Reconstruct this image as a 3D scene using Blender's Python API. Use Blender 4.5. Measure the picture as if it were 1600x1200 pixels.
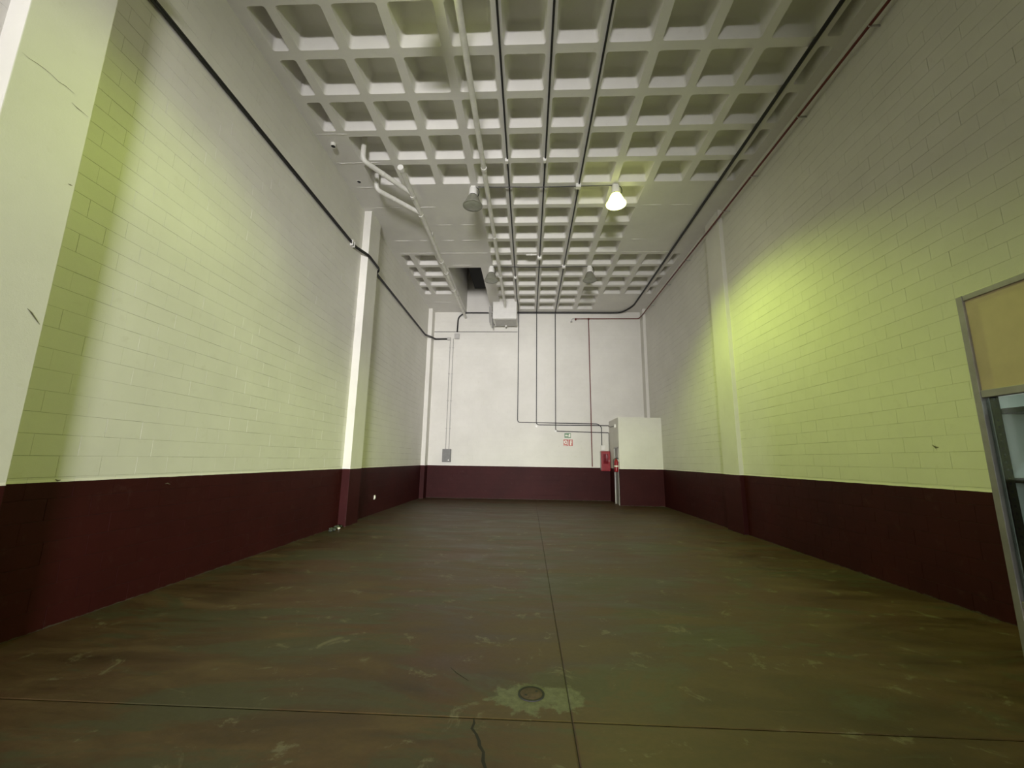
import bpy, bmesh, math, random
from mathutils import Vector, Matrix

rnd = random.Random(7)
for o in list(bpy.data.objects):
    bpy.data.objects.remove(o)
scn = bpy.context.scene
COL = scn.collection

# ------------------------------------------------------------------ camera
F_PX, PITCH, YAW, ROLL, CAM_H = 642.55, 0.18259, -0.04252, 0.0151, 1.606
c_f = Vector((math.sin(YAW)*math.cos(PITCH), math.cos(YAW)*math.cos(PITCH), math.sin(PITCH)))
_r = Vector((math.cos(YAW), -math.sin(YAW), 0)); _u = _r.cross(c_f)
c_r = _r*math.cos(ROLL) + _u*math.sin(ROLL)
c_u = -_r*math.sin(ROLL) + _u*math.cos(ROLL)
cam_d = bpy.data.cameras.new('camera'); cam = bpy.data.objects.new('camera', cam_d); COL.objects.link(cam)
cam_d.sensor_fit = 'HORIZONTAL'; cam_d.sensor_width = 36.0; cam_d.lens = 36.0*F_PX/1600
cam_d.clip_start = 0.05; cam_d.clip_end = 200
cam.matrix_world = Matrix(((c_r.x, c_u.x, -c_f.x, 0), (c_r.y, c_u.y, -c_f.y, 0), (c_r.z, c_u.z, -c_f.z, CAM_H), (0, 0, 0, 1)))
scn.camera = cam
CAMP = Vector((0, 0, CAM_H))
def project(p):
    d = Vector(p)-CAMP; z = d.dot(c_f)
    if z < 0.05: return None
    return 800+F_PX*d.dot(c_r)/z, 600-F_PX*d.dot(c_u)/z

# ------------------------------------------------------------------ world, daylight, exposure
w = bpy.data.worlds.new('world'); scn.world = w; w.use_nodes = True
w.node_tree.nodes['Background'].inputs[0].default_value = (0.80, 0.88, 1.0, 1)
w.node_tree.nodes['Background'].inputs[1].default_value = 0.15
DOOR = (-2.1, 0.7, 0.0, 5.0)           # goods entrance in the front wall: x0, x1, z0, z1
YF = -6.0
# daylight: the bright street front seen through the open goods entrance
dl = bpy.data.lights.new('street_daylight', 'AREA'); dl.shape = 'RECTANGLE'
dl.size = 6.6; dl.size_y = 4.0; dl.energy = 14800; dl.color = (0.985, 0.955, 0.955)
dlo = bpy.data.objects.new('street_daylight', dl); COL.objects.link(dlo)
dlo.location = (0.0, -18.0, 2.35); dlo.rotation_euler = (math.radians(90), 0, 0)
LAMP_W = 770.0
LAMP_COL = (0.76, 1.0, 0.14)
vs = scn.view_settings
vs.view_transform = 'Standard'; vs.look = 'None'; vs.exposure = 0.0; vs.gamma = 1.0; vs.use_curve_mapping = False

# ------------------------------------------------------------------ room numbers
XL, XR, YB, ZC = -4.475, 5.022, 17.678, 8.169
HD = 1.337                        # top of the maroon dado
PX0, PY0, S = -0.533, 5.583, 0.84  # waffle grid
COURSE, BLEN = 0.1975, 0.40
def gx(i): return PX0+S*i
def gy(j): return PY0+S*j

# ------------------------------------------------------------------ node helpers
def new_mat(name):
    m = bpy.data.materials.new(name); m.use_nodes = True
    nt = m.node_tree; b = nt.nodes['Principled BSDF']
    return m, nt, b
def N(nt, t, **k):
    n = nt.nodes.new(t)
    for a, v in k.items(): setattr(n, a, v)
    return n
def noise(nt, vec, scale, detail=4, rough=0.6, dist=0.0):
    n = N(nt, 'ShaderNodeTexNoise'); n.inputs['Scale'].default_value = scale; n.inputs['Detail'].default_value = detail
    n.inputs['Roughness'].default_value = rough; n.inputs['Distortion'].default_value = dist
    nt.links.new(vec, n.inputs['Vector']); return n.outputs['Fac']
def ramp(nt, fac, stops):
    r = N(nt, 'ShaderNodeValToRGB'); e = r.color_ramp.elements
    while len(e) < len(stops): e.new(0.5)
    for k, (p, c) in enumerate(stops): e[k].position = p; e[k].color = (*c, 1) if len(c) == 3 else c
    nt.links.new(fac, r.inputs[0]); return r.outputs[0]
def mix(nt, fac, a, b, mode='MIX'):
    m = N(nt, 'ShaderNodeMix'); m.data_type = 'RGBA'; m.blend_type = mode
    for s, v in ((m.inputs[0], fac), (m.inputs[6], a), (m.inputs[7], b)):
        if hasattr(v, 'links'): nt.links.new(v, s)
        elif isinstance(v, (int, float)): s.default_value = v
        else: s.default_value = (*v, 1)
    return m.outputs[2]
def math_n(nt, op, a, b=0.0, clamp=False):
    m = N(nt, 'ShaderNodeMath'); m.operation = op; m.use_clamp = clamp
    for s, v in ((m.inputs[0], a), (m.inputs[1], b)):
        if hasattr(v, 'links'): nt.links.new(v, s)
        else: s.default_value = v
    return m.outputs[0]
def bump(nt, b, h, strength, dist=0.01):
    n = N(nt, 'ShaderNodeBump'); n.inputs['Strength'].default_value = strength; n.inputs['Distance'].default_value = dist
    nt.links.new(h, n.inputs['Height']); nt.links.new(n.outputs[0], b.inputs['Normal'])
def scaled(nt, vec, s):
    m = N(nt, 'ShaderNodeMapping'); m.inputs['Scale'].default_value = s; nt.links.new(vec, m.inputs['Vector']); return m.outputs[0]
def simple(name, col, rough=0.6, metal=0.0, var=0.12, scale=6.0, bmp=0.0, spec=0.5):
    m, nt, b = new_mat(name); tc = N(nt, 'ShaderNodeTexCoord').outputs['Object']
    f = noise(nt, tc, scale, 5)
    dark = tuple(c*(1-var) for c in col); lite = tuple(min(1, c*(1+var)) for c in col)
    nt.links.new(ramp(nt, f, [(0.3, dark), (0.7, lite)]), b.inputs['Base Color'])
    b.inputs['Roughness'].default_value = rough; b.inputs['Metallic'].default_value = metal
    b.inputs['Specular IOR Level'].default_value = spec
    if bmp: bump(nt, b, noise(nt, tc, scale*12, 3), bmp, 0.004)
    return m

# walls: cream paint over a maroon dado
def wall_paint():
    m, nt, b = new_mat('wall_paint'); g = N(nt, 'ShaderNodeNewGeometry').outputs['Position']
    sep = N(nt, 'ShaderNodeSeparateXYZ'); nt.links.new(g, sep.inputs[0]); z = sep.outputs['Z']
    n1 = noise(nt, g, 0.9, 6, 0.65); n2 = noise(nt, g, 7.0, 5, 0.6); n3 = noise(nt, scaled(nt, g, (3, 3, 0.35)), 2.2, 5, 0.7)
    cream = ramp(nt, n1, [(0.25, (0.70, 0.685, 0.635)), (0.75, (0.79, 0.775, 0.725))])
    cream = mix(nt, ramp(nt, n2, [(0.62, (0, 0, 0)), (0.78, (0.35, 0.35, 0.35))]), cream, (0.60, 0.57, 0.49))
    cream = mix(nt, ramp(nt, n3, [(0.66, (0, 0, 0)), (0.85, (0.4, 0.4, 0.4))]), cream, (0.52, 0.48, 0.40))
    band = math_n(nt, 'LESS_THAN', z, HD+0.026)
    cream = mix(nt, band, cream, (0.88, 0.86, 0.80))
    mar = ramp(nt, n1, [(0.25, (0.027, 0.0036, 0.0036)), (0.75, (0.047, 0.0068, 0.0072))])
    mar = mix(nt, ramp(nt, n2, [(0.60, (0, 0, 0)), (0.82, (0.5, 0.5, 0.5))]), mar, (0.075, 0.035, 0.032))
    zz = math_n(nt, 'ADD', z, math_n(nt, 'MULTIPLY', n2, 0.010))
    low = math_n(nt, 'LESS_THAN', zz, HD+0.005)
    foot = math_n(nt, 'LESS_THAN', math_n(nt, 'ADD', z, math_n(nt, 'MULTIPLY', noise(nt, g, 9, 5, 0.7), 0.07)), 0.046)
    mar = mix(nt, foot, mar, (0.07, 0.055, 0.042))
    nt.links.new(mix(nt, low, cream, mar), b.inputs['Base Color'])
    r = mix(nt, low, (0.62, 0.62, 0.62), (0.58, 0.58, 0.58)); nt.links.new(r, b.inputs['Roughness']); b.inputs['Specular IOR Level'].default_value = 0.15
    bump(nt, b, math_n(nt, 'ADD', noise(nt, g, 90, 4), math_n(nt, 'MULTIPLY', n2, 2.0)), 0.22, 0.004)
    return m
def ceiling_paint():
    m, nt, b = new_mat('ceiling_paint'); g = N(nt, 'ShaderNodeNewGeometry').outputs['Position']
    n1 = noise(nt, g, 1.1, 6, 0.65); n2 = noise(nt, g, 9.0, 5, 0.65)
    c = ramp(nt, n1, [(0.25, (0.70, 0.685, 0.65)), (0.75, (0.79, 0.775, 0.74))])
    c = mix(nt, ramp(nt, n2, [(0.6, (0, 0, 0)), (0.8, (0.35, 0.35, 0.35))]), c, (0.58, 0.55, 0.49))
    nt.links.new(c, b.inputs['Base Color']); b.inputs['Roughness'].default_value = 0.75
    bump(nt, b, math_n(nt, 'ADD', noise(nt, g, 60, 4), math_n(nt, 'MULTIPLY', noise(nt, scaled(nt, g, (1, 9, 1)), 4, 3), 1.5)), 0.25, 0.004)
    return m
def floor_mat():
    m, nt, b = new_mat('worn_painted_concrete'); g = N(nt, 'ShaderNodeNewGeometry').outputs['Position']
    streak = scaled(nt, g, (0.45, 1.5, 1.0))
    n1 = noise(nt, g, 0.55, 7, 0.65, 0.4); n2 = noise(nt, streak, 1.6, 7, 0.7, 0.5); n3 = noise(nt, g, 3.3, 8, 0.72, 0.6)
    n4 = noise(nt, scaled(nt, g, (1, 1, 1)), 22, 5, 0.7)
    base = ramp(nt, n2, [(0.30, (0.030, 0.0155, 0.0075)), (0.50, (0.060, 0.033, 0.0165)), (0.74, (0.102, 0.062, 0.033))])
    red = mix(nt, ramp(nt, n1, [(0.48, (0, 0, 0)), (0.62, (0.75, 0.75, 0.75))]), base, (0.068, 0.028, 0.018))
    grn = mix(nt, ramp(nt, noise(nt, streak, 0.9, 8, 0.72, 0.8), [(0.51, (0, 0, 0)), (0.57, (0.85, 0.85, 0.85))]), red, (0.050, 0.044, 0.026))
    chip = mix(nt, ramp(nt, n3, [(0.59, (0, 0, 0)), (0.65, (0.85, 0.85, 0.85))]), grn, (0.125, 0.105, 0.070))
    # bare mortar around the drain
    sep = N(nt, 'ShaderNodeSeparateXYZ'); nt.links.new(g, sep.inputs[0])
    dx = math_n(nt, 'MULTIPLY', math_n(nt, 'SUBTRACT', sep.outputs['X'], 0.06), 0.62)
    dy = math_n(nt, 'SUBTRACT', sep.outputs['Y'], 3.17)
    d = math_n(nt, 'SQRT', math_n(nt, 'ADD', math_n(nt, 'MULTIPLY', dx, dx), math_n(nt, 'MULTIPLY', dy, dy)))
    d = math_n(nt, 'ADD', d, math_n(nt, 'MULTIPLY', math_n(nt, 'SUBTRACT', noise(nt, g, 4.5, 6, 0.7), 0.5), 0.55))
    mort = mix(nt, ramp(nt, n4, [(0.3, (0, 0, 0)), (0.7, (1, 1, 1))]), (0.085, 0.083, 0.052), (0.135, 0.132, 0.085))
    chip = mix(nt, ramp(nt, d, [(0.15, (0.95, 0.95, 0.95)), (0.19, (0, 0, 0))]), chip, mort)
    col = mix(nt, 0.35, chip, ramp(nt, n4, [(0.25, (0.55, 0.55, 0.55)), (0.75, (1.3, 1.3, 1.3))]), 'MULTIPLY')
    b.inputs['Specular IOR Level'].default_value = 0.3
    nt.links.new(col, b.inputs['Base Color'])
    nt.links.new(ramp(nt, n2, [(0.3, (0.40, 0.40, 0.40)), (0.7, (0.62, 0.62, 0.62))]), b.inputs['Roughness'])
    bump(nt, b, math_n(nt, 'ADD', n3, math_n(nt, 'MULTIPLY', n4, 0.5)), 0.25, 0.006)
    return m
def mortar():
    m, nt, b = new_mat('mortar_joint'); g = N(nt, 'ShaderNodeNewGeometry').outputs['Position']
    sep = N(nt, 'ShaderNodeSeparateXYZ'); nt.links.new(g, sep.inputs[0])
    c = ramp(nt, noise(nt, g, 1.7, 6, 0.7), [(0.38, (0.55, 0.53, 0.46)), (0.55, (0.24, 0.225, 0.17)), (0.7, (0.11, 0.10, 0.075))])
    nt.links.new(mix(nt, math_n(nt, 'LESS_THAN', sep.outputs['Z'], HD), c, (0.022, 0.006, 0.006)), b.inputs['Base Color']); b.inputs['Roughness'].default_value = 0.9
    return m
M_WALL, M_CEIL, M_FLOOR, M_MORT = wall_paint(), ceiling_paint(), floor_mat(), mortar()
M_PVC = simple('white_pvc', (0.74, 0.73, 0.69), 0.4)
M_WHITE = simple('white_enamel', (0.80, 0.79, 0.76), 0.35, var=0.05)
M_BLACK = simple('black_sheath', (0.010, 0.010, 0.011), 0.5)
M_RED = simple('red_pipe_paint', (0.13, 0.017, 0.014), 0.4)
M_FIRE = simple('fire_red_enamel', (0.27, 0.008, 0.014), 0.3)
M_GREY = simple('grey_plastic', (0.17, 0.17, 0.165), 0.5)
M_COND = simple('grey_conduit', (0.46, 0.45, 0.43), 0.45)
M_ALU = simple('dull_aluminium', (0.33, 0.32, 0.29), 0.42, 0.65)
M_RACK = simple('dark_grey_steel', (0.020, 0.020, 0.019), 0.6, 0.0)
M_BEIGE = simple('beige_panel', (0.56, 0.46, 0.27), 0.55, var=0.06)
M_IWHITE = simple('white_board', (0.78, 0.80, 0.79), 0.55, var=0.05)
M_DARK = simple('dark_void', (0.012, 0.012, 0.012), 0.8)
M_DOOR = simple('grey_door_paint', (0.26, 0.255, 0.24), 0.45)
M_REFL = simple('aged_reflector', (0.27, 0.27, 0.22), 0.35, 0.25)
M_SLENS = simple('dusty_lens', (0.30, 0.31, 0.25), 0.25)
M_GREEN = simple('exit_green', (0.05, 0.17, 0.06), 0.4)
M_SRED = simple('sign_red', (0.42, 0.05, 0.025), 0.4)
M_PALE = simple('sign_white', (0.82, 0.80, 0.70), 0.45, var=0.03)
M_RUST = simple('rusty_iron', (0.055, 0.031, 0.021), 0.7, 0.2, var=0.35, scale=30)
M_RUBBLE = simple('dark_rubble', (0.05, 0.06, 0.045), 0.8, var=0.4, scale=40)
def glass():
    m, nt, b = new_mat('window_glass'); tc = N(nt, 'ShaderNodeTexCoord').outputs['Object']
    for n in list(nt.nodes):
        if n.type == 'BSDF_PRINCIPLED': nt.nodes.remove(n)
    out = [n for n in nt.nodes if n.type == 'OUTPUT_MATERIAL'][0]
    tr = N(nt, 'ShaderNodeBsdfTransparent'); tr.inputs[0].default_value = (0.86, 0.92, 0.89, 1)
    gl = N(nt, 'ShaderNodeBsdfGlossy'); gl.inputs['Roughness'].default_value = 0.03
    fr = N(nt, 'ShaderNodeFresnel'); fr.inputs[0].default_value = 1.45
    mx = N(nt, 'ShaderNodeMixShader'); nt.links.new(math_n(nt, 'MULTIPLY', fr.outputs[0], 0.3), mx.inputs[0])
    nt.links.new(tr.outputs[0], mx.inputs[1]); nt.links.new(gl.outputs[0], mx.inputs[2]); nt.links.new(mx.outputs[0], out.inputs[0])
    return m
M_GLASS = glass()
def emit(name, col, s):
    m, nt, b = new_mat(name); b.inputs['Base Color'].default_value = (0.6, 0.6, 0.5, 1)
    b.inputs['Emission Color'].default_value = (*col, 1); b.inputs['Emission Strength'].default_value = s
    return m
M_LIT = emit('lit_lamp_lens', (1.0, 1.0, 0.55), 45.0)
M_GLOW = emit('glowing_reflector', (0.92, 1.0, 0.30), 3.5)
M_TUBE = emit('lit_tube', (0.84, 1.0, 0.93), 55.0)

# ------------------------------------------------------------------ mesh helpers
class MB:
    def __init__(s): s.v = []; s.f = []
    def add(s, vs, fs):
        o = len(s.v); s.v += [tuple(p) for p in vs]; s.f += [tuple(i+o for i in f) for f in fs]; return s
    def box(s, x0, x1, y0, y1, z0, z1):
        v = [(x, y, z) for x in (x0, x1) for y in (y0, y1) for z in (z0, z1)]
        return s.add(v, [(0, 1, 3, 2), (4, 6, 7, 5), (0, 4, 5, 1), (2, 3, 7, 6), (0, 2, 6, 4), (1, 5, 7, 3)])
    def cbox(s, x0, x1, y0, y1, z0, z1, b=0.01):
        bm = bmesh.new(); bmesh.ops.create_cube(bm, size=1)
        for v in bm.verts:
            v.co = ((x0+x1)/2+v.co.x*(x1-x0), (y0+y1)/2+v.co.y*(y1-y0), (z0+z1)/2+v.co.z*(z1-z0))
        bmesh.ops.bevel(bm, geom=bm.edges[:], offset=b, segments=2, profile=0.6, affect='EDGES')
        bm.verts.index_update(); s.add([v.co[:] for v in bm.verts], [[v.index for v in f.verts] for f in bm.faces]); bm.free(); return s
    def tube(s, pts, r, n=8, caps=True):
        pts = [Vector(p) for p in pts]; t0 = (pts[1]-pts[0]).normalized()
        ref = Vector((0, 0, 1)) if abs(t0.z) < 0.9 else Vector((1, 0, 0))
        a = t0.cross(ref).normalized(); vs = []; fs = []; prev = t0
        for k, p in enumerate(pts):
            if k == 0: t = t0; sc = 1
            elif k == len(pts)-1: t = (p-pts[k-1]).normalized(); sc = 1
            else:
                d1 = (p-pts[k-1]).normalized(); d2 = (pts[k+1]-p).normalized(); t = (d1+d2).normalized(); sc = 1/max(0.4, t.dot(d1))
            a = (a-t*a.dot(t)).normalized(); b = t.cross(a)
            for q in range(n):
                an = 2*math.pi*q/n; vs.append(p+(a*math.cos(an)+b*math.sin(an))*r)
        for k in range(len(pts)-1):
            for q in range(n):
                fs.append((k*n+q, k*n+(q+1) % n, (k+1)*n+(q+1) % n, (k+1)*n+q))
        if caps: fs.append(tuple(range(n))[::-1]); fs.append(tuple((len(pts)-1)*n+q for q in range(n)))
        return s.add(vs, fs)
    def lathe(s, prof, c=(0, 0, 0), n=24, cap0=False, cap1=False):
        vs = []; fs = []
        for r, z in prof:
            for q in range(n):
                an = 2*math.pi*q/n; vs.append((c[0]+r*math.cos(an), c[1]+r*math.sin(an), c[2]+z))
        for k in range(len(prof)-1):
            for q in range(n): fs.append((k*n+q, k*n+(q+1) % n, (k+1)*n+(q+1) % n, (k+1)*n+q))
        if cap0: fs.append(tuple(range(n)))
        if cap1: fs.append(tuple((len(prof)-1)*n+q for q in range(n)))
        return s.add(vs, fs)
    def mesh(s, name, mat, smooth=False, fix=True):
        me = bpy.data.meshes.new(name); me.from_pydata(s.v, [], s.f); me.materials.append(mat)
        if fix:
            bm = bmesh.new(); bm.from_mesh(me); bmesh.ops.recalc_face_normals(bm, faces=bm.faces); bm.to_mesh(me); bm.free()
        if smooth:
            for p in me.polygons: p.use_smooth = True
            try: me.set_sharp_from_angle(angle=math.radians(40))
            except Exception: pass
        me.update(); return me
    def obj(s, name, mat, parent=None, smooth=False, fix=True):
        return link(name, s.mesh(name, mat, smooth, fix), parent)
def link(name, me, parent=None, mw=None):
    o = bpy.data.objects.new(name, me); COL.objects.link(o)
    if parent is not None: o.parent = parent
    if mw is not None: o.matrix_local = mw
    return o
def tag(o, label, cat, group=None, kind=None):
    o['label'] = label; o['category'] = cat
    if group: o['group'] = group
    if kind: o['kind'] = kind
    return o
def empty(name, loc=(0, 0, 0)):
    o = bpy.data.objects.new(name, None); o.empty_display_size = 0.1; o.location = loc; COL.objects.link(o); return o
def fillet(pts, rad, seg=4):
    pts = [Vector(p) for p in pts]; out = [pts[0]]
    for k in range(1, len(pts)-1):
        p = pts[k]; a = pts[k-1]-p; b = pts[k+1]-p; L = min(rad, a.length*0.45, b.length*0.45)
        A = p+a.normalized()*L; B = p+b.normalized()*L
        for q in range(seg+1):
            t = q/seg; out.append(A*(1-t)**2+p*2*t*(1-t)+B*t*t)
    out.append(pts[-1]); return out

# ------------------------------------------------------------------ block walls
BV = 0.0012
def block_geo(w, h, jit=True, r=rnd):
    gh = r.uniform(0.0005, 0.0019); gv = r.uniform(0.0, 0.0005)
    if r.random() < 0.22: gh += 0.0012
    if r.random() < 0.08: gv += 0.0012
    t = r.uniform(-0.0010, 0.0010) if jit else 0
    hx, hy = w/2-gv, h/2-gh; d = -0.02; a = -BV; v = []
    for (X, Y, Z) in ((hx-BV, hy-BV, t), (hx, hy, a+t), (hx, hy, d)):
        v += [(-X, -Y, Z), (X, -Y, Z), (X, Y, Z), (-X, Y, Z)]
    f = [(0, 1, 2, 3)]
    for k in (0, 4):
        for q in range(4): f.append((k+q, k+4+q, k+4+(q+1) % 4, k+(q+1) % 4))
    return v, f
FULL = []
for k in range(14):
    v, f = block_geo(BLEN, COURSE); FULL.append(MB().add(v, f).mesh('block', M_WALL, fix=False))
def build_blocks(parent, origin, uax, nax, u0, u1, z0, z1, limit=300, skip=None, phase=0.0):
    """running-bond blocks on the plane through origin; uax along the wall, nax out of it"""
    uax = Vector(uax); nax = Vector(nax); up = Vector((0, 0, 1)); org = Vector(origin)
    cells = []
    nc = int(math.ceil(z1/COURSE))
    for c in range(nc):
        a = c*COURSE; b = min((c+1)*COURSE, z1)
        if b <= z0+1e-4: continue
        a = max(a, z0)
        off = phase+(BLEN/2 if c % 2 else 0)+rnd.uniform(-0.03, 0.03)
        k = math.floor((u0-off)/BLEN); u = off+k*BLEN
        while u < u1-1e-4:
            p, q = max(u, u0), min(u+BLEN, u1); u += BLEN
            if q-p < 0.03 or b-a < 0.03: continue
            if skip and skip((p+q)/2, (a+b)/2): continue
            cells.append((p, q, a, b))
    def area(cl):
        p, q, a, b = cl; pts = []
        for u, z in ((p, a), (q, a), (q, b), (p, b)):
            s = project(org+uax*u+up*z)
            if s is None: return 0
            pts.append((min(1600, max(0, s[0])), min(1200, max(0, s[1]))))
        return abs(sum(pts[i][0]*pts[(i+1) % 4][1]-pts[(i+1) % 4][0]*pts[i][1] for i in range(4)))/2
    cells.sort(key=area, reverse=True)
    rest = MB()
    for n, (p, q, a, b) in enumerate(cells):
        c = org+uax*((p+q)/2)+up*((a+b)/2)
        mw = Matrix(((uax.x, up.x, nax.x, c.x), (uax.y, up.y, nax.y, c.y), (uax.z, up.z, nax.z, c.z), (0, 0, 0, 1)))
        full = abs(q-p-BLEN) < 1e-4 and abs(b-a-COURSE) < 1e-4
        if n < limit:
            if full: me = rnd.choice(FULL)
            else:
                v, f = block_geo(q-p, b-a); me = MB().add(v, f).mesh('block', M_WALL, fix=False)
            link('block', me, parent, mw)
        else:
            v, f = block_geo(q-p, b-a); rest.add([mw @ Vector(x) for x in v], f)
    if rest.v:
        o = rest.obj('far_blocks', M_WALL, parent, fix=False); o['kind'] = 'stuff'

MR = 0.0040   # depth of the mortar joint
wl = MB().box(XL-0.25, XL-MR, YF-0.2, YB+0.2, 0, ZC+0.5).obj('wall_left', M_MORT)
tag(wl, 'cream painted block wall with maroon dado along the left side', 'wall', kind='structure')
build_blocks(wl, (XL, 0, 0), (0, 1, 0), (1, 0, 0), YF, YB, 0.0, ZC, 300)
wr = MB().box(XR+MR, XR+0.25, YF-0.2, YB+0.2, 0, ZC+0.5).obj('wall_right', M_MORT)
tag(wr, 'cream painted block wall with maroon dado along the right side', 'wall', kind='structure')
build_blocks(wr, (XR, 0, 0), (0, -1, 0), (-1, 0, 0), -YB, -YF, 0.0, ZC, 300)
wb = MB().box(XL-0.25, XR+0.25, YB+MR, YB+0.25, 0, 10.6).obj('wall_back', M_WALL)
tag(wb, 'cream painted block end wall with worn maroon dado', 'wall', kind='structure')
build_blocks(wb, (0, YB, 0), (1, 0, 0), (0, -1, 0), XL, XR, 0.0, ZC, 300, skip=lambda u, z: u > 3.6 and z < 3.2)
wf = MB().box(XL-0.25, DOOR[0], YF-0.25, YF, 0, ZC+0.5).box(DOOR[1], XR+0.25, YF-0.25, YF, 0, ZC+0.5)
wf.box(DOOR[0], DOOR[1], YF-0.25, YF, DOOR[3], ZC+0.5)
tag(wf.obj('wall_front', M_WALL), 'cream front wall with the tall goods entrance, behind the viewer', 'wall', kind='structure')

# pillars (rendered concrete piers standing proud of the block walls)
def pillar(x0, x1, y0, y1, label):
    o = MB().cbox(x0, x1, y0, y1, 0, ZC+0.02, 0.008).obj('pillar', M_WALL)
    tag(o, label, 'pillar', kind='structure')
pillar(XL-0.1, -4.29, 2.70, 3.31, 'wide cream pier in the left foreground with bright front face')
pillar(XL-0.1, -4.285, 9.93, 10.62, 'cream pier halfway along the left wall with bright white front edge')
pillar(XL-0.1, -4.30, 17.20, YB+0.1, 'narrow cream pier in the far left corner')
pillar(4.92, XR+0.1, 10.03, 10.82, 'cream pier halfway along the right wall beside the green light patch')
pillar(4.90, XR+0.1, 17.25, YB+0.1, 'narrow cream pier in the far right corner above the utility room')
pillar(4.92, XR+0.1, 2.75, 3.36, 'cream pier on the right wall behind the aluminium booth')

# ------------------------------------------------------------------ floor
fl = MB().box(XL-0.25, XR+0.25, YF-0.25, YB+0.25, -0.30, -0.012).obj('floor', simple('joint_dirt', (0.034, 0.028, 0.020), 0.9))
tag(fl, 'worn brown painted concrete floor with green grey patches', 'floor', kind='structure')
JX, JY, G = 0.285, 2.925, 0.0028
def slab(x0, x1, y0, y1):
    v = [(x0, y0, -0.03), (x1, y0, -0.03), (x1, y1, -0.03), (x0, y1, -0.03)]
    e = 0.009
    w_ = [(x0, y0, -0.003), (x1, y0, -0.003), (x1, y1, -0.003), (x0, y1, -0.003)]
    t = [(x0+e, y0+e, 0), (x1-e, y0+e, 0), (x1-e, y1-e, 0), (x0+e, y1-e, 0)]
    f = [(8, 9, 10, 11)]
    for q in range(4): f += [(q, (q+1) % 4, 4+(q+1) % 4, 4+q), (4+q, 4+(q+1) % 4, 8+(q+1) % 4, 8+q)]
    MB().add(v+w_+t, f).obj('slab', M_FLOOR, fl)
slab(XL-0.2, JX-G, YF-0.2, JY-G); slab(JX+G, XR+0.2, YF-0.2, JY-G)
slab(XL-0.2, JX-G, JY+G, YB+0.2); slab(JX+G, XR+0.2, JY+G, YB+0.2)
# crack running from the cross joint towards the viewer
M_CRACK = simple('crack_dark', (0.014, 0.011, 0.007), 0.95)  # even dark tone of the floor cracks
def crack(pts, wmax, name='crack'):
    vs, fs = [], []
    for k, (x, y) in enumerate(pts):
        ww = wmax*(0.5+0.5*rnd.random())*(1 if 0 < k < len(pts)-1 else 0.25)
        vs += [(x-ww, y, 0.0009), (x+ww, y+0.004, 0.0009)]
    for k in range(len(pts)-1): fs.append((2*k, 2*k+1, 2*k+3, 2*k+2))
    MB().add(vs, fs).obj(name, M_CRACK, fl, fix=False)
crack([(-0.335, 2.925), (-0.325, 2.87), (-0.332, 2.82), (-0.30, 2.77), (-0.275, 2.71), (-0.268, 2.67), (-0.24, 2.62), (-0.235, 2.55), (-0.21, 2.48), (-0.20, 2.40)], 0.011)
crack([(-0.60, 3.55), (-0.54, 3.47), (-0.50, 3.43), (-0.43, 3.36)], 0.004)
# drain
dr = empty('floor_drain', (0.03, 3.22, 0)); tag(dr, 'small round rusty floor drain cover in the foreground', 'drain')
MB().lathe([(0.093, 0.0), (0.093, 0.006), (0.080, 0.006), (0.080, 0.001)], n=32).obj('rim', M_DARK, dr, True)
MB().lathe([(0.078, 0.001), (0.078, 0.005), (0.072, 0.007)], n=32, cap1=True).obj('cover', M_RUST, dr, True)
for a in (0.6, 3.74): MB().lathe([(0.009, 0.007), (0.009, 0.0085)], (0.045*math.cos(a), 0.045*math.sin(a), 0), 10, cap1=True).obj('lifting_hole', M_DARK, dr)

# ------------------------------------------------------------------ waffle ceiling
RW = 0.155; CD = 0.36
SH = (-2.86, -1.71, 13.27, YB+0.3)       # shaft opening x0,x1,y0,y1
def rounded(x0, x1, y0, y1, r, n=4):
    out = []
    for cx, cy, a0 in ((x1-r, y1-r, 0), (x0+r, y1-r, 90), (x0+r, y0+r, 180), (x1-r, y0+r, 270)):
        for k in range(n+1):
            a = math.radians(a0+90*k/n); out.append((cx+r*math.cos(a), cy+r*math.sin(a)))
    return out
def outer_pts(inner, x0, x1, y0, y1, n=4):
    cs = [(x1, y1), (x0, y1), (x0, y0), (x1, y0)]; out = []
    for q in range(4):
        for k in range(n+1):
            ix, iy = inner[q*(n+1)+k]; cx, cy = cs[q]
            t = k/n
            # slide along the outer corner
            if q in (0, 2): p0, p1 = (cx, iy), (ix, cy)
            else: p0, p1 = (ix, cy), (cx, iy)
            if t < 0.5: out.append((p0[0]+(cx-p0[0])*t*2, p0[1]+(cy-p0[1])*t*2))
            else: out.append((cx+(p1[0]-cx)*(t*2-1), cy+(p1[1]-cy)*(t*2-1)))
    return out
def coffer_mesh(w, h):
    loops = []
    for (ins, z, r) in ((0, 0, 0.045), (0.012, 0.03, 0.05), (0.055, CD-0.05, 0.07), (0.085, CD-0.012, 0.07), (0.12, CD, 0.06)):
        rr = min(r, (min(w, h)-2*ins)*0.45); loops.append([(x, y, z) for x, y in rounded(-w/2+ins, w/2-ins, -h/2+ins, h/2-ins, rr)])
    n = len(loops[0]); v = [p for l in loops for p in l]; f = []
    for k in range(len(loops)-1):
        for q in range(n): f.append((k*n+q, (k+1)*n+q, (k+1)*n+(q+1) % n, k*n+(q+1) % n))
    f.append(tuple((len(loops)-1)*n+q for q in range(n))[::-1])
    return MB().add(v, f).mesh('coffer', M_CEIL, True, fix=False)
J0, J1 = -4, 14
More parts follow.
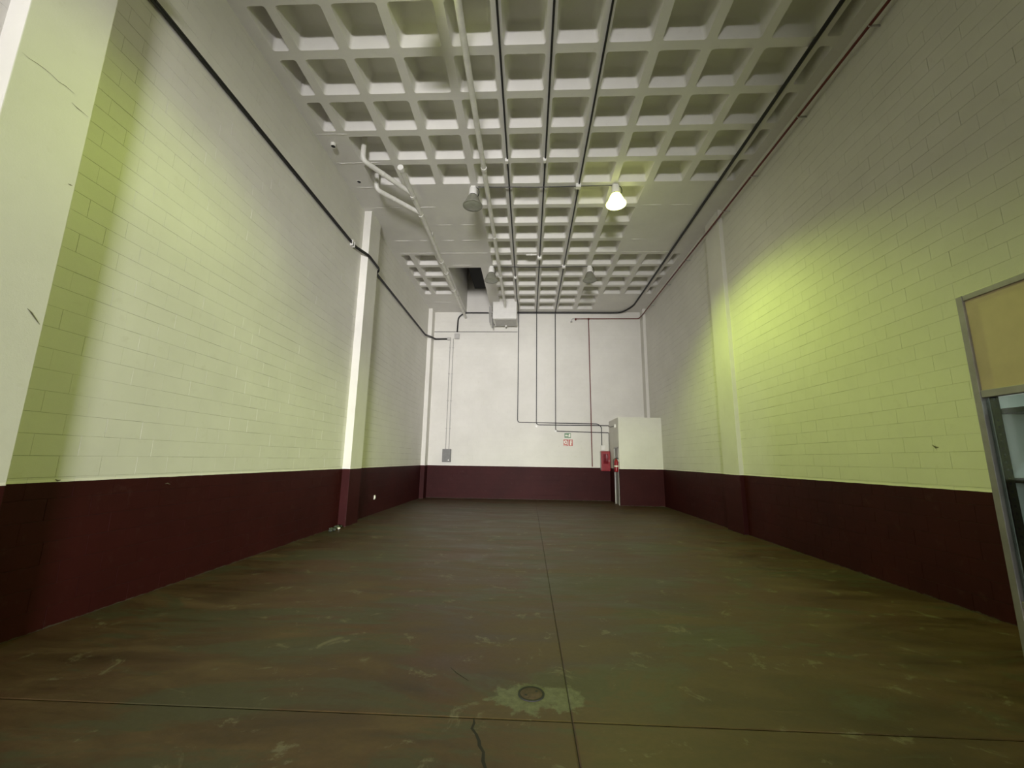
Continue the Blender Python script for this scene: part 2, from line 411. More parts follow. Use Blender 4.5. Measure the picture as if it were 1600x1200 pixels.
def cell_rect(i, j):
    """coffer mouth of cell (i,j) or None"""
    L, R = gx(i)+RW/2, gx(i+1)-RW/2
    if i == -5: L = gx(-4.43)
    if i == 6: R = gx(6.36)
    if 4 <= j <= 7 or j >= 12: ok = -1 <= i <= 3
    elif j >= 8: ok = i in (-5, -4) or -1 <= i <= 6
    elif j >= 2: ok = -4 <= i <= 6
    else: ok = -5 <= i <= 6
    if not ok: return None
    return (L, R, gy(j)+RW/2, gy(j+1)-RW/2)
ce = MB()
def quad(x0, x1, y0, y1):
    if x1-x0 > 1e-4 and y1-y0 > 1e-4: ce.add([(x0, y0, ZC), (x0, y1, ZC), (x1, y1, ZC), (x1, y0, ZC)], [(0, 1, 2, 3)])
def solid(x0, x1, y0, y1):
    a0, a1, b0, b1 = SH
    if x1 <= a0 or x0 >= a1 or y1 <= b0 or y0 >= b1: return quad(x0, x1, y0, y1)
    quad(x0, min(x1, a0), y0, y1); quad(max(x0, a1), x1, y0, y1)
    m0, m1 = max(x0, a0), min(x1, a1); quad(m0, m1, y0, min(y1, b0)); quad(m0, m1, max(y0, b1), y1)
coffers = []
for j in range(J0, J1):
    for i in range(-5, 7):
        x0, x1 = gx(i), gx(i+1); y0, y1 = gy(j), gy(j+1)
        if i == -5: x0 = XL-0.1
        if i == 6: x1 = XR+0.1
        c = cell_rect(i, j)
        if c is None: solid(x0, x1, y0, y1); continue
        inn = rounded(*c, 0.045); out = outer_pts(inn, x0, x1, y0, y1); n = len(inn)
        ce.add([(x, y, ZC) for x, y in inn]+[(x, y, ZC) for x, y in out], [(q, n+q, n+(q+1) % n, (q+1) % n) for q in range(n)])
        coffers.append(c)
solid(XL-0.1, XR+0.1, YF-0.1, gy(J0)); solid(XL-0.1, XR+0.1, gy(J1), YB+0.1)
ceil = ce.obj('ceiling', M_CEIL, fix=False)
for p in ceil.data.polygons:
    if p.normal.z > 0: p.flip()
tag(ceil, 'white painted concrete waffle slab ceiling', 'ceiling', kind='structure')
cm = {}
for (x0, x1, y0, y1) in coffers:
    k = (round(x1-x0, 4), round(y1-y0, 4))
    if k not in cm: cm[k] = coffer_mesh(*k)
    link('coffer', cm[k], ceil, Matrix.Translation(((x0+x1)/2, (y0+y1)/2, ZC)))
top = MB()
for x0, x1, y0, y1 in ((XL-0.3, SH[0]-0.05, YF-0.3, YB+0.3), (SH[1]+0.05, XR+0.3, YF-0.3, YB+0.3), (SH[0]-0.05, SH[1]+0.05, YF-0.3, SH[2]-0.05)):
    top.box(x0, x1, y0, y1, ZC+CD+0.02, ZC+CD+0.2)
top.obj('deck', M_CEIL, ceil)
sh = MB(); a0, a1, b0, b1 = SH; b1 = YB+0.004
for x0, x1, y0, y1 in ((a0-0.06, a0, b0-0.06, b1), (a1, a1+0.06, b0-0.06, b1), (a0, a1, b0-0.06, b0)): sh.box(x0, x1, y0, y1, ZC+0.004, 10.5)
sh.box(a0-0.06, a1+0.06, b0-0.06, b1+0.2, 10.5, 10.6).obj('shaft_lining', M_CEIL, ceil)
fn = empty('shade_filler', (-2.1, 16.0, 9.28)); tag(fn, 'added black duct inside the dark ceiling shaft', 'filler')
MB().cbox(-0.42, 0.36, -0.9, 1.6, 0, 1.15, 0.01).obj('dark_box', M_DARK, fn)  # black box and slats added to deepen the shade up the shaft
for k in range(6): MB().box(-0.36, 0.30, -0.93, -0.89, 0.10+0.16*k, 0.19+0.16*k).obj('dark_slat', M_BLACK, fn)
# lips left by the formwork boards on the solid heads
def seam(x0, x1, y, w=0.016, h=0.012):
    vs = []; n = max(2, int((x1-x0)/0.12)); fs = []
    for k in range(n+1):
        x = x0+(x1-x0)*k/n; hh = h*rnd.uniform(0.4, 1.2) if 0 < k < n else 0.001; yy = y+rnd.uniform(-0.006, 0.006)
        vs += [(x, yy-w/2, ZC+0.001), (x, yy-w/6, ZC-hh), (x, yy+w/2, ZC+0.001)]
    for k in range(n): a = 3*k; fs += [(a, a+1, a+4, a+3), (a+1, a+2, a+5, a+4)]
    MB().add(vs, fs).obj('formwork_seam', M_CEIL, ceil)
for j, segs in ((2, [(-4.45, -3.75)]), (3, [(-4.4, -3.4)]), (4, [(-4.3, -3.85)]), (5, [(-4.2, -3.4), (-3.2, -2.5), (-1.75, -1.4), (2.85, 3.4), (3.6, 4.2)]),
                (6, [(-2.7, -2.2), (-2.0, -1.5), (3.0, 3.3)]), (7, [(-4.2, -3.5), (-3.4, -3.05), (-2.7, -2.3), (-2.1, -1.5), (3.0, 3.5)]),
                (8, [(-4.25, -1.35), (2.85, 4.7)]), (9, [(-2.75, -2.0)]), (13, [(-4.1, -3.3)])):
    for a, b in segs: seam(a, b, gy(j)+(-0.06 if j >= 8 else 0.0))

# ------------------------------------------------------------------ cut pipe stubs in the soffit
def stub(x, y, label, drop):
    e = empty('pipe_stub', (x, y, ZC)); tag(e, label, 'pipe')
    MB().lathe([(0.055, 0.01), (0.055, -drop), (0.044, -drop), (0.044, 0.008)], n=18).obj('sleeve', M_PVC, e, True)
    MB().lathe([(0.044, -drop+0.004), (0.001, -drop+0.004)], n=18).obj('dark_bore', M_DARK, e)
stub(-4.20, 7.52, 'short white pipe stub with dark mouth on the ceiling near the left wall', 0.07)
stub(-4.15, 8.74, 'flush dark pipe hole in the ceiling behind the short white stub', 0.006)

# ------------------------------------------------------------------ PVC drain pipes
def collar(mb_parent, p, ax, r, L=0.09):
    ax = Vector(ax).normalized(); p = Vector(p)
    MB().tube([p-ax*L/2, p-ax*(L/2-0.01), p+ax*(L/2-0.01), p+ax*L/2], r, 16).obj('coupling', M_PVC, mb_parent, True)
ZP = 7.93
p1 = empty('drain_pipe', (-1.03, 1.0, 0)); tag(p1, 'long straight white drain pipe under the ceiling ending in the white box', 'pipe')
def loc(par, pts): return [Vector(p)-par.location for p in pts]
MB().tube(loc(p1, [(-1.045, 0.5, ZP), (-1.03, 16.38, ZP)]), 0.055, 16).obj('pipe_run', M_PVC, p1, True)
for y in (3.2, 8.05, 10.9, 13.5): collar(p1, Vector((-1.035, y, ZP))-p1.location, (0, 1, 0), 0.066)
for y in (2.5, 7.3, 10.4, 14.9): MB().box(-0.012, 0.012, y-0.012-1, y+0.012-1, ZP+0.05, ZC+0.01).obj('hanger', M_COND, p1)
p2 = empty('drain_pipe', (-2.88, 8.0, 0)); tag(p2, 'white drain pipe with two side branches running to the back wall', 'pipe')
X2 = -2.87; Z2 = 7.91
MB().tube(loc(p2, [(X2, 7.95, Z2), (X2-0.02, YB-0.002, Z2)]), 0.058, 16).obj('pipe_run', M_PVC, p2, True)
MB().tube(loc(p2, [(X2, 7.93, Z2), (X2, 8.03, Z2)]), 0.068, 16).obj('end_cap', M_WHITE, p2, True)
for y in (8.95, 9.75, 12.35, 13.15, 14.6): collar(p2, Vector((X2-0.01, y, Z2))-p2.location, (0, 1, 0), 0.069)
for y in (11.0, 15.5): MB().box(-0.012, 0.012, y-0.012-8, y+0.012-8, Z2+0.05, ZC+0.01).obj('hanger', M_COND, p2)
for pts in ([(-3.62, 7.70, ZC+0.33), (-3.62, 7.70, Z2), (X2, 8.86, Z2)], [(-3.68, 8.60, ZC+0.33), (-3.68, 8.68, Z2), (X2, 9.66, Z2)]):
    b_ = MB().tube(loc(p2, fillet(pts, 0.12, 5)), 0.056, 14).obj('branch_pipe', M_PVC, p2, True)
    q = Vector(pts[1])*0.62+Vector(pts[2])*0.38; dd = Vector(pts[2])-Vector(pts[1]); collar(b_, q-p2.location, dd, 0.062, 0.04)

# ------------------------------------------------------------------ high bay lamps
def lamp(x, y, lit, label, power=1.0):
    e = empty('high_bay_lamp', (x, y, ZC)); tag(e, label, 'lamp', 'high bay lamps under the ceiling')
    MB().box(-0.05, 0.05, -0.02, 0.02, -0.03, 0.01).box(-0.06, -0.045, -0.015, 0.015, -0.13, 0.0).box(0.045, 0.06, -0.015, 0.015, -0.13, 0.0).obj('bracket', M_WHITE, e)
    MB().lathe([(0.03, -0.04), (0.085, -0.055), (0.095, -0.09), (0.105, -0.235), (0.10, -0.25)], n=24, cap0=True, cap1=True).obj('gear_housing', M_WHITE, e, True)
    MB().lathe([(0.098, -0.248), (0.098, -0.275)], n=24, cap0=True, cap1=True).obj('neck', M_BLACK, e, True)
    rf = MB().lathe([(0.085, -0.270), (0.112, -0.275), (0.135, -0.31), (0.165, -0.38), (0.200, -0.46), (0.225, -0.525), (0.221, -0.525), (0.196, -0.455), (0.160, -0.375), (0.130, -0.31), (0.085, -0.285)], n=32)
    rf.obj('reflector', M_GLOW if lit else M_REFL, e, True)
    MB().lathe([(0.219, -0.515), (0.238, -0.515), (0.238, -0.535), (0.219, -0.535), (0.219, -0.515)], n=32).obj('rim', M_GLOW if lit else M_REFL, e, True)
    MB().lathe([(0.219, -0.528), (0.17, -0.545), (0.10, -0.556), (0.03, -0.560)], n=32, cap1=True).obj('lens', M_LIT if lit else M_SLENS, e, True)
    MB().tube(fillet([(0.02, 0.0, -0.02), (0.13, 0.0, -0.06), (0.15, -0.01, -0.20), (0.11, 0, -0.30)], 0.05), 0.010, 6).obj('flex', M_BLACK, e, True)
    if lit:
        l = bpy.data.lights.new('lamp_beam', 'SPOT'); l.energy = LAMP_W*power; l.color = LAMP_COL; l.spot_size = math.radians(136); l.spot_blend = 0.62
        l.shadow_soft_size = 0.12
        o = bpy.data.objects.new('lamp_beam', l); COL.objects.link(o); o.parent = e; o.location = (0, 0, -0.64)
    return e
lamp(-1.40, 8.96, False, 'unlit high bay lamp in front of the flat ceiling panel, left of the long pipe')
lamp(2.04, 8.96, True, 'glowing yellow green high bay lamp under the ceiling')
lamp(-1.33, 13.18, False, 'far unlit high bay lamp beside the dark ceiling shaft')
lamp(2.03, 13.18, False, 'far unlit high bay lamp on the right half of the ceiling')
lamp(-1.42, 4.15, True, 'lit high bay lamp nearest the viewer, just above the picture', 0.42)

# ------------------------------------------------------------------ black cables under the ceiling and down the back wall
def cable(name, runs, r, label, mat=M_BLACK, cat='cable', n=6, rad=0.12):
    if len(runs) == 1:
        o = MB().tube(fillet(runs[0], rad), r, n).obj(name, mat, None, True)
    else:
        o = empty(name, tuple(runs[0][0]))
        for q in runs: MB().tube([p-Vector(runs[0][0]) for p in fillet(q, rad)], r, n).obj('strand', mat, o, True)
    return tag(o, label, cat)
ZK = ZC-0.024; YK = YB-0.024
cable('black_cable', [[(gx(0)+0.03, 0.5, ZK), (gx(0), 15.9, ZK), (-0.49, 16.5, ZK-0.1), (-0.49, YK, ZK-0.25), (-0.49, YK, 3.20), (2.92, YK, 3.17), (3.08, YK, 3.05), (3.08, YK, 2.26)]], 0.018, 'black cable along the ceiling rib nearest the long white pipe, down the back wall')
cable('black_cable', [[(gx(1)+0.02, 0.5, ZK), (gx(1), YK-0.02, ZK), (0.315, YK, ZK-0.2), (0.32, YK, 3.10), (3.38, YK, 3.10)]], 0.018, 'black cable along the middle ceiling rib and down the back wall')
cable('black_cable', [[(gx(2)+0.03, 0.5, ZK), (gx(2), YK-0.02, ZK), (1.145, YK, ZK-0.2), (1.14, YK, 2.84), (3.36, YK, 2.80)]], 0.018, 'black cable along the ceiling rib left of the glowing lamp, down the back wall')
cable('black_cable', [[(-1.28, gy(4), ZK-0.01), (0.2, gy(4), ZK-0.035), (1.95, gy(4), ZK-0.01)]], 0.011, 'thin black cable across the ceiling joining the two nearer lamps')
cable('black_cable', [[(-1.25, gy(9), ZK-0.01), (0.4, gy(9), ZK-0.035), (1.95, gy(9), ZK-0.01)]], 0.011, 'thin black cable across the ceiling joining the two far lamps')
cable('black_cable', [[(4.44, 0.5, ZC-0.04), (4.41, 16.9, ZC-0.04), (4.05, YB-0.045, ZC-0.05), (3.4, YB-0.042, ZC-0.05), (-2.95, YB-0.042, ZC-0.04), (-3.23, YB-0.042, ZC-0.25), (-3.25, YB-0.042, 7.22)]], 0.033, 'thick black cable along the right of the ceiling and across the back wall top', n=8, rad=0.42)
# twin cable on the left wall, stepping over the pier
def twin(dz):
    x = XL+0.035
    return [(x, 0.6, 6.85+dz), (x, 2.40, 6.85+dz), (-4.25, 2.64, 6.85+dz), (-4.25, 3.37, 6.85+dz), (x, 3.60, 6.85+dz), (x, 9.50, 6.88+dz), (-4.24, 9.90, 6.84+dz), (-4.24, 10.66, 6.83+dz), (x, 10.95, 6.85+dz), (x, 16.7, 6.80+dz), (-4.265, 17.16, 6.83+dz), (-4.22, YB-0.04, 6.89+dz), (-3.62, YB-0.04, 6.90+dz)]
cable('black_cable', [[Vector(p) for p in twin(0.022)], [Vector(p) for p in twin(-0.022)]], 0.019, 'twin black cables running along the upper left wall over the pier', rad=0.08)
cl_ = empty('cable_clip', (XL, 9.32, 6.875)); tag(cl_, 'small pale clip holding the twin cables before the left pier', 'clip')
for dy in (-0.05, 0.05): MB().cbox(0, 0.07, dy-0.018, dy+0.018, -0.07, 0.07, 0.006).obj('saddle', M_WHITE, cl_)
MB().cbox(0, 0.02, -0.07, 0.07, -0.085, -0.06, 0.004).obj('base', M_WHITE, cl_)
cable('thin_wire', [[(-4.29, YB-0.014, 7.24), (-0.54, YB-0.014, 7.24)]], 0.011, 'thin dark wire strung level across the upper left back wall')
cable('thin_wire', [[(3.375, YB-0.06, 2.80), (3.375, YB-0.06, 1.9)]], 0.011, 'thin dark wire dropping behind the red hose cabinet by the utility room')
# junction boxes on the cables
def jbox(x, y, z, sx, sy, sz, label, mat=M_WHITE, cat='junction box'):
    e = empty('junction_box', (x, y, z)); tag(e, label, cat)
    MB().cbox(-sx/2, sx/2, -sy/2, sy/2, -sz/2, sz/2, 0.008).obj('body', mat, e)
    if abs(sy) < 0.09: MB().cbox(-sx*0.42, sx*0.42, -sy/2-0.008, -sy/2+0.004, -sz*0.42, sz*0.42, 0.003).obj('lid', mat, e)
    else: MB().cbox(-sx*0.42, sx*0.42, -sy*0.42, sy*0.42, -sz/2-0.008, -sz/2+0.004, 0.003).obj('lid', mat, e)
jbox(gx(2), gy(4), ZC-0.045, 0.12, 0.12, 0.09, 'white junction box on the ceiling cable left of the glowing lamp')
jbox(gx(2), gy(9), ZC-0.045, 0.11, 0.11, 0.09, 'white junction box on the cable left of the far right lamp')
jbox(gx(1), gy(8.25), ZC-0.045, 0.13, 0.12, 0.09, 'white junction box on the middle ceiling cable')
jbox(gx(0), gy(10), ZC-0.04, 0.09, 0.09, 0.08, 'tiny white junction box on the ceiling cable beside the long pipe')
jbox(gx(0), gy(2.95), ZC-0.04, 0.07, 0.10, 0.07, 'small white clamp on the ceiling cable nearest the long pipe', cat='clamp')
jbox(gx(1), gy(2.95), ZC-0.04, 0.07, 0.10, 0.07, 'small white clamp on the middle ceiling cable', cat='clamp')
tb = empty('conduit_piece', (0.04, gy(8.04), ZC)); tag(tb, 'short white conduit beside the middle cable junction box', 'conduit')
MB().tube([(-0.17, 0, -0.03), (0.17, 0, -0.03)], 0.02, 10).obj('tube', M_WHITE, tb, True); MB().box(-0.015, 0.015, -0.025, 0.025, -0.052, 0.0).obj('saddle', M_WHITE, tb)
jbox(0.32, YB-0.03, 3.03, 0.09, 0.06, 0.09, 'small white round box where the middle wall cable ends')
jbox(1.14, YB-0.03, 2.84, 0.08, 0.06, 0.08, 'small pale box at the foot of the right wall cable')
jbox(-3.60, YB-0.05, 6.90, 0.16, 0.08, 0.13, 'small grey junction box at the end of the twin cables', M_COND)
jbox(-3.25, YB-0.05, 7.02, 0.22, 0.08, 0.25, 'larger grey junction box under the thick cable bend', M_COND)
# grey conduits to the switch box
for dx, lab in ((-3.55, 'left of the two grey conduits down to the grey switch box'), (-3.41, 'right of the two grey conduits down to the grey switch box')):
    e = empty('wall_conduit', (dx, YB-0.03, 2.0)); tag(e, lab, 'conduit')
    MB().tube([(0, 0, 0), (0, 0, 4.92)], 0.018, 10).obj('tube', M_COND, e, True)
    for z in (0.9, 2.1, 3.3, 4.5): MB().box(-0.035, 0.035, -0.022, 0.03, z-0.015, z+0.015).obj('saddle', M_COND, e)
e = empty('switch_box', (-3.48, YB, 1.48)); tag(e, 'grey switch box on the back wall just above the dado', 'switch box')
MB().cbox(-0.18, 0.18, -0.15, 0, 0, 0.54, 0.012).obj('body', M_GREY, e); MB().cbox(-0.165, 0.165, -0.165, -0.148, 0.015, 0.525, 0.005).obj('lid', M_GREY, e)
MB().tube([(0.10, -0.16, 0.08), (0.10, -0.185, 0.08)], 0.028, 12).obj('knob', M_WHITE, e, True)

# ------------------------------------------------------------------ red sprinkler pipe
rp = empty('red_pipe', (XR-0.14, 3, 7.86)); tag(rp, 'thin red fire pipe along the top of the right wall and down the back wall', 'pipe')
def rl(pts): return [Vector(p)-rp.location for p in pts]
MB().tube(rl(fillet([(XR-0.14, 0.5, 7.86), (XR-0.155, 17.35, 7.86), (4.82, YB-0.07, 7.85), (2.02, YB-0.07, 7.84)], 0.08)), 0.022, 8).obj('main_run', M_RED, rp, True)
MB().tube(rl(fillet([(2.62, YB-0.06, 7.84), (2.62, YB-0.06, 7.6), (2.66, YB-0.04, 1.38)], 0.05)), 0.020, 8).obj('drop', M_RED, rp, True)
for p in ((2.62, YB-0.07, 7.84), (2.05, YB-0.07, 7.83)): MB().lathe([(0.0, 0.04), (0.035, 0.03), (0.04, 0), (0.035, -0.05), (0.0, -0.07)], tuple(rl([p])[0]), 12).obj('fitting', M_RED, rp, True)
for y in (5.1, 6.7, 8.3, 9.6, 12.2, 14.0, 16.0): MB().box(-0.025, 0.139, y-3-0.006, y-3+0.006, -0.026, 0.004).obj('clip', M_COND, rp)
sk = empty('sprinkler_head', (1.86, YB-0.07, 7.80)); tag(sk, 'small pale valve at the end of the red pipe', 'valve')
MB().tube(fillet([(0.18, 0, 0.06), (0.03, 0, 0.05), (0.0, 0, -0.08)], 0.05), 0.014, 8).obj('neck', M_COND, sk, True)
MB().lathe([(0.0, -0.07), (0.045, -0.08), (0.05, -0.12), (0.0, -0.14)], n=14).obj('head', M_COND, sk, True)

# ------------------------------------------------------------------ white box at the end of the pipe and the wires beside it
e = empty('ceiling_box', (-1.04, 16.4, 7.43)); tag(e, 'white sheet metal box hanging under the ceiling at the back wall', 'box')
MB().cbox(-0.51, 0.49, 0, 1.05, 0, ZC-7.43+0.002, 0.012).obj('body', M_WHITE, e)
MB().cbox(-0.44, 0.47, 0.12, 1.0, -0.012, 0.004, 0.004).obj('bottom_panel', M_COND, e)
MB().lathe([(0.0, -0.09), (0.03, -0.08), (0.04, -0.03), (0.04, 0.0)], (0, 0.9, 0), 12).obj('spigot', M_WHITE, e, True)
MB().lathe([(0.085, 0.0), (0.085, 0.02)], n=18, cap0=True, cap1=True).obj('pipe_flange', M_WHITE, e, True).matrix_local = Matrix.Translation((0.01, -0.02, 0.5)) @ Matrix.Rotation(math.radians(90), 4, 'X')
e = empty('hanging_conduits', (-1.80, 17.0, ZC)); tag(e, 'bundle of pale conduits hanging from the shaft edge beside the white box', 'conduit')
for dx, dy, L, m in ((-0.05, 0.0, 0.72, M_COND), (0.02, -0.1, 0.86, M_COND), (0.09, 0.02, 0.95, M_GREY), (0.14, 0.12, 0.80, M_GREY)):
    MB().tube([(dx+0.1, dy, 0.01), (dx+0.1, dy, -L*0.6), (dx+0.12, dy+0.02, -L)], 0.022, 8).obj('tube', m, e, True)
MB().box(0.02, 0.27, -0.12, 0.14, -0.30, -0.27).obj('tie_bar', M_COND, e)

# ------------------------------------------------------------------ utility room in the far right corner
UX, UY, UZ = 3.40, 15.85, 3.27
u = empty('utility_room', (UX, UY, 0)); tag(u, 'small cream block utility room with maroon dado in the far right corner', 'room', kind='structure')
def ul(o): o.matrix_parent_inverse = Matrix.Translation((-UX, -UY, 0)); return o
fw = ul(MB().box(UX+0.003, XR, UY+MR, UY+0.12, 0, UZ).obj('front_wall', M_WALL, u))
build_blocks(fw, (0, UY, 0), (1, 0, 0), (0, -1, 0), UX, XR, 0, UZ, 300)
DY0, DY1, DH = UY+0.14, UY+0.90, 2.16
sw = MB().box(UX, UX+0.12, UY+0.12, DY0, 0, UZ).box(UX, UX+0.12, DY1, YB, 0, UZ).box(UX, UX+0.12, DY0, DY1, DH, UZ)
ul(sw.obj('side_wall', M_WALL, u)); ul(MB().box(UX+0.006, XR, UY+0.02, YB, UZ-0.1, UZ+0.002).obj('roof', M_WALL, u))
fr = MB().box(UX-0.015, UX+0.13, DY0, DY0+0.05, 0, DH).box(UX-0.015, UX+0.13, DY1-0.05, DY1, 0, DH).box(UX-0.015, UX+0.13, DY0, DY1, DH-0.05, DH)
ul(fr.obj('door_frame', M_COND, u))
dd_ = ul(MB().cbox(UX+0.02, UX+0.06, DY0+0.052, DY1-0.052, 0.01, DH-0.052, 0.004).obj('door', M_DOOR, u))
dh = MB().tube(fillet([(UX+0.02, DY1-0.13, 1.02), (UX-0.03, DY1-0.13, 1.02), (UX-0.03, DY1-0.26, 1.02)], 0.03), 0.010, 8).obj('handle', M_ALU, dd_, True)
jbox(UX-0.03, UY+0.5, 2.98, 0.06, 0.12, 0.12, 'small white box high on the side of the utility room')
cable('black_cable', [[(3.34, YK, 3.10), (UX-0.015, YB-0.3, 3.02), (UX-0.015, UY+0.55, 2.98)]], 0.011, 'short black cable from the back wall to the utility room side box')

# fire equipment
e = empty('hose_cabinet', (3.19, YB, 1.21)); tag(e, 'red fire hose cabinet on the back wall beside the utility room', 'fire cabinet')
MB().cbox(-0.19, 0.19, -0.22, 0, 0, 0.81, 0.015).obj('body', M_FIRE, e)
d_ = MB().cbox(-0.165, 0.165, -0.235, -0.215, 0.03, 0.78, 0.006).obj('door', M_FIRE, e)
MB().box(-0.10, 0.10, -0.239, -0.234, 0.30, 0.70).obj('glass', simple('cabinet_glass', (0.16, 0.012, 0.02), 0.08), d_)
MB().cbox(0.12, 0.14, -0.255, -0.232, 0.38, 0.46, 0.004).obj('handle', M_ALU, d_)
MB().box(-0.194, -0.19, -0.20, -0.01, 0.04, 0.78).obj('side_plate', M_COND, e)
jbox(3.12, YB-0.045, 2.16, 0.17, 0.085, 0.2, 'white alarm box above the red hose cabinet', cat='alarm box')
ex = empty('fire_extinguisher', (UX-0.10, UY+0.10, 1.22)); tag(ex, 'red fire extinguisher hung at the corner of the utility room', 'extinguisher')
MB().lathe([(0.06, 0.0), (0.075, 0.015), (0.078, 0.05), (0.078, 0.37), (0.06, 0.43), (0.03, 0.46), (0.025, 0.49)], n=20, cap0=True, cap1=True).obj('cylinder', M_FIRE, ex, True)
MB().cbox(-0.02, 0.09, -0.015, 0.015, 0.49, 0.52, 0.005).obj('lever', M_BLACK, ex); MB().tube(fillet([(-0.02, 0, 0.50), (-0.10, 0, 0.46), (-0.095, 0, 0.12)], 0.05), 0.010, 6).obj('hose', M_BLACK, ex, True)
MB().lathe([(0.079, 0.19), (0.079, 0.24)], n=20).obj('label_band', M_PALE, ex, True); MB().box(0.06, 0.105, -0.03, 0.03, 0.36, 0.42).obj('bracket', M_COND, ex)
# signs
def sign(x, z, w_, h_, mat, label, shapes):
    e = empty('wall_sign', (x, YB-0.004, z)); tag(e, label, 'sign')
    MB().box(-w_/2, w_/2, -0.006, 0, -h_/2, h_/2).obj('plate', mat, e)
    m = MB()
    for s in shapes:
        if s[0] == 'r': m.box(s[1], s[2], -0.0085, -0.0055, s[3], s[4])
        else: m.add([(p[0], -0.0085, p[1]) for p in s[1]], [tuple(range(len(s[1])))])
    m.obj('pictogram', M_PALE, e)
sign(1.65, 2.66, 0.27, 0.20, M_GREEN, 'green exit sign above the red fire signs on the back wall',
     [('r', 0.055, 0.115, -0.06, 0.07), ('p', [(-0.115, 0.0), (-0.055, 0.055), (-0.055, 0.022), (0.0, 0.022), (0.0, -0.022), (-0.055, -0.022), (-0.055, -0.055)]), ('r', 0.015, 0.04, -0.06, 0.03)])
def ring(cx, cz, r0, r1, n=16): return [('p', [(cx+r*math.cos(a), cz+r*math.sin(a)) for r, a in ((r0, 2*math.pi*k/n), (r1, 2*math.pi*k/n), (r1, 2*math.pi*(k+1)/n), (r0, 2*math.pi*(k+1)/n))]) for k in range(n)]
sign(1.57, 2.36, 0.20, 0.27, M_SRED, 'red fire hose sign with pale symbol, left of the pair', ring(-0.005, 0.02, 0.032, 0.075)+[('r', 0.05, 0.075, -0.10, 0.02), ('r', -0.085, 0.03, -0.115, -0.095)])
sign(1.775, 2.36, 0.17, 0.27, M_SRED, 'red extinguisher sign with pale upright symbol, right of the pair', [('r', -0.03, 0.025, -0.105, 0.055), ('r', -0.015, 0.01, 0.055, 0.09), ('r', -0.015, 0.05, 0.09, 0.105), ('r', 0.038, 0.05, -0.01, 0.10)])

# ------------------------------------------------------------------ aluminium booth at the right
BX, BY0, BY1, BZ = 3.32, -1.15, 3.17, 2.90
RAIL, SILL = 2.125, 0.72
bo = empty('office_booth', (BX, BY1, 0)); tag(bo, 'aluminium framed booth with beige upper panels and glass at the right edge', 'booth')
def bl(o): o.matrix_parent_inverse = Matrix.Translation((-BX, -BY1, 0)); return o
ys = [BY1-k*(BY1-BY0)/4 for k in range(5)]
for y in ys: bl(MB().cbox(BX-0.005, BX+0.05, y-0.045, y, 0, BZ, 0.005).obj('post', M_ALU, bo))
for k in range(4):
    a, b = ys[k+1], ys[k]-0.045
    for z0, z1 in ((BZ-0.045, BZ), (RAIL-0.02, RAIL+0.035), (SILL-0.045, SILL), (0, 0.06)): bl(MB().cbox(BX, BX+0.045, a, b, z0, z1, 0.004).obj('rail', M_ALU, bo))
    bl(MB().box(BX+0.015, BX+0.03, a, b, RAIL+0.035, BZ-0.045).obj('upper_panel', M_BEIGE, bo))
    bl(MB().box(BX+0.015, BX+0.03, a, b, 0.06, SILL-0.045).obj('lower_panel', M_BEIGE, bo))
    g_ = MB()
    for q in ((a, a+0.014, SILL, RAIL-0.02), (b-0.014, b, SILL, RAIL-0.02), (a, b, SILL, SILL+0.014), (a, b, RAIL-0.034, RAIL-0.02)): g_.box(BX+0.006, BX+0.036, *q)
    pn = bl(MB().box(BX+0.018, BX+0.024, a+0.01, b-0.01, SILL+0.01, RAIL-0.03).obj('glass_pane', M_GLASS, bo))
    gg = g_.obj('gasket', M_BLACK, pn); gg.matrix_parent_inverse = Matrix.Translation((-BX, -BY1, 0))
bl(MB().box(BX+0.03, XR, BY1-0.04, BY1-0.01, 0, BZ).obj('end_panel', M_IWHITE, bo))
bl(MB().box(BX+0.03, XR, BY0, BY0+0.03, 0, BZ).obj('end_panel', M_IWHITE, bo))
bl(MB().box(BX+0.04, XR, BY0, BY1-0.01, BZ-0.05, BZ-0.012).obj('roof', M_IWHITE, bo))
bl(MB().box(XR-0.05, XR-0.02, BY0, BY1-0.04, 0, BZ).obj('back_panel', M_IWHITE, bo))
# unseen strip light, added to brighten the booth interior
sl = empty('fill_strip', (4.40, 1.3, BZ-0.05)); tag(sl, 'added strip light on the booth ceiling, brightening the interior', 'lamp')
MB().cbox(-0.05, 0.05, -0.62, 0.62, -0.05, 0, 0.006).obj('batten', M_WHITE, sl); MB().tube([(0, -0.58, -0.075), (0, 0.58, -0.075)], 0.018, 10).obj('tube', M_TUBE, sl, True)
# slotted steel rack behind the glass
rk = empty('storage_rack', (BX+0.056, 3.124, 0)); tag(rk, 'dark slotted steel storage rack behind the booth glass', 'rack')
def slot_post(x, y, sx):
    m = MB(); W = 0.055; z = 0.0; p = 0.05
    # two flanges; the flange facing the glass is pierced by slots
    for k in range(43):
        z0 = k*p
        m.box(x, x+0.003, y-W, y-W*0.64, z0, z0+p); m.box(x, x+0.003, y-W*0.36, y, z0, z0+p)
        m.box(x, x+0.003, y-W*0.64, y-W*0.36, z0, z0+p*0.62)
    m.box(x if sx > 0 else x-0.04, x+0.04 if sx > 0 else x, y-0.003, y, 0, 43*p)
    return m.obj('post', M_RACK, rk)
for x, sx in ((0.0, 1), (0.42, -1)):
    for y in (0.0, -1.0): slot_post(x, y, sx)
for z in (0.25, 0.83, 1.50, 1.985): MB().cbox(0.004, 0.416, -1.0, -0.006, z, z+0.035, 0.004).obj('shelf', M_RACK, rk)
bx_ = empty('cardboard_box', (BX+0.26, 2.55, 0.867)); tag(bx_, 'brown cardboard box on the rack shelf behind the booth glass', 'box')
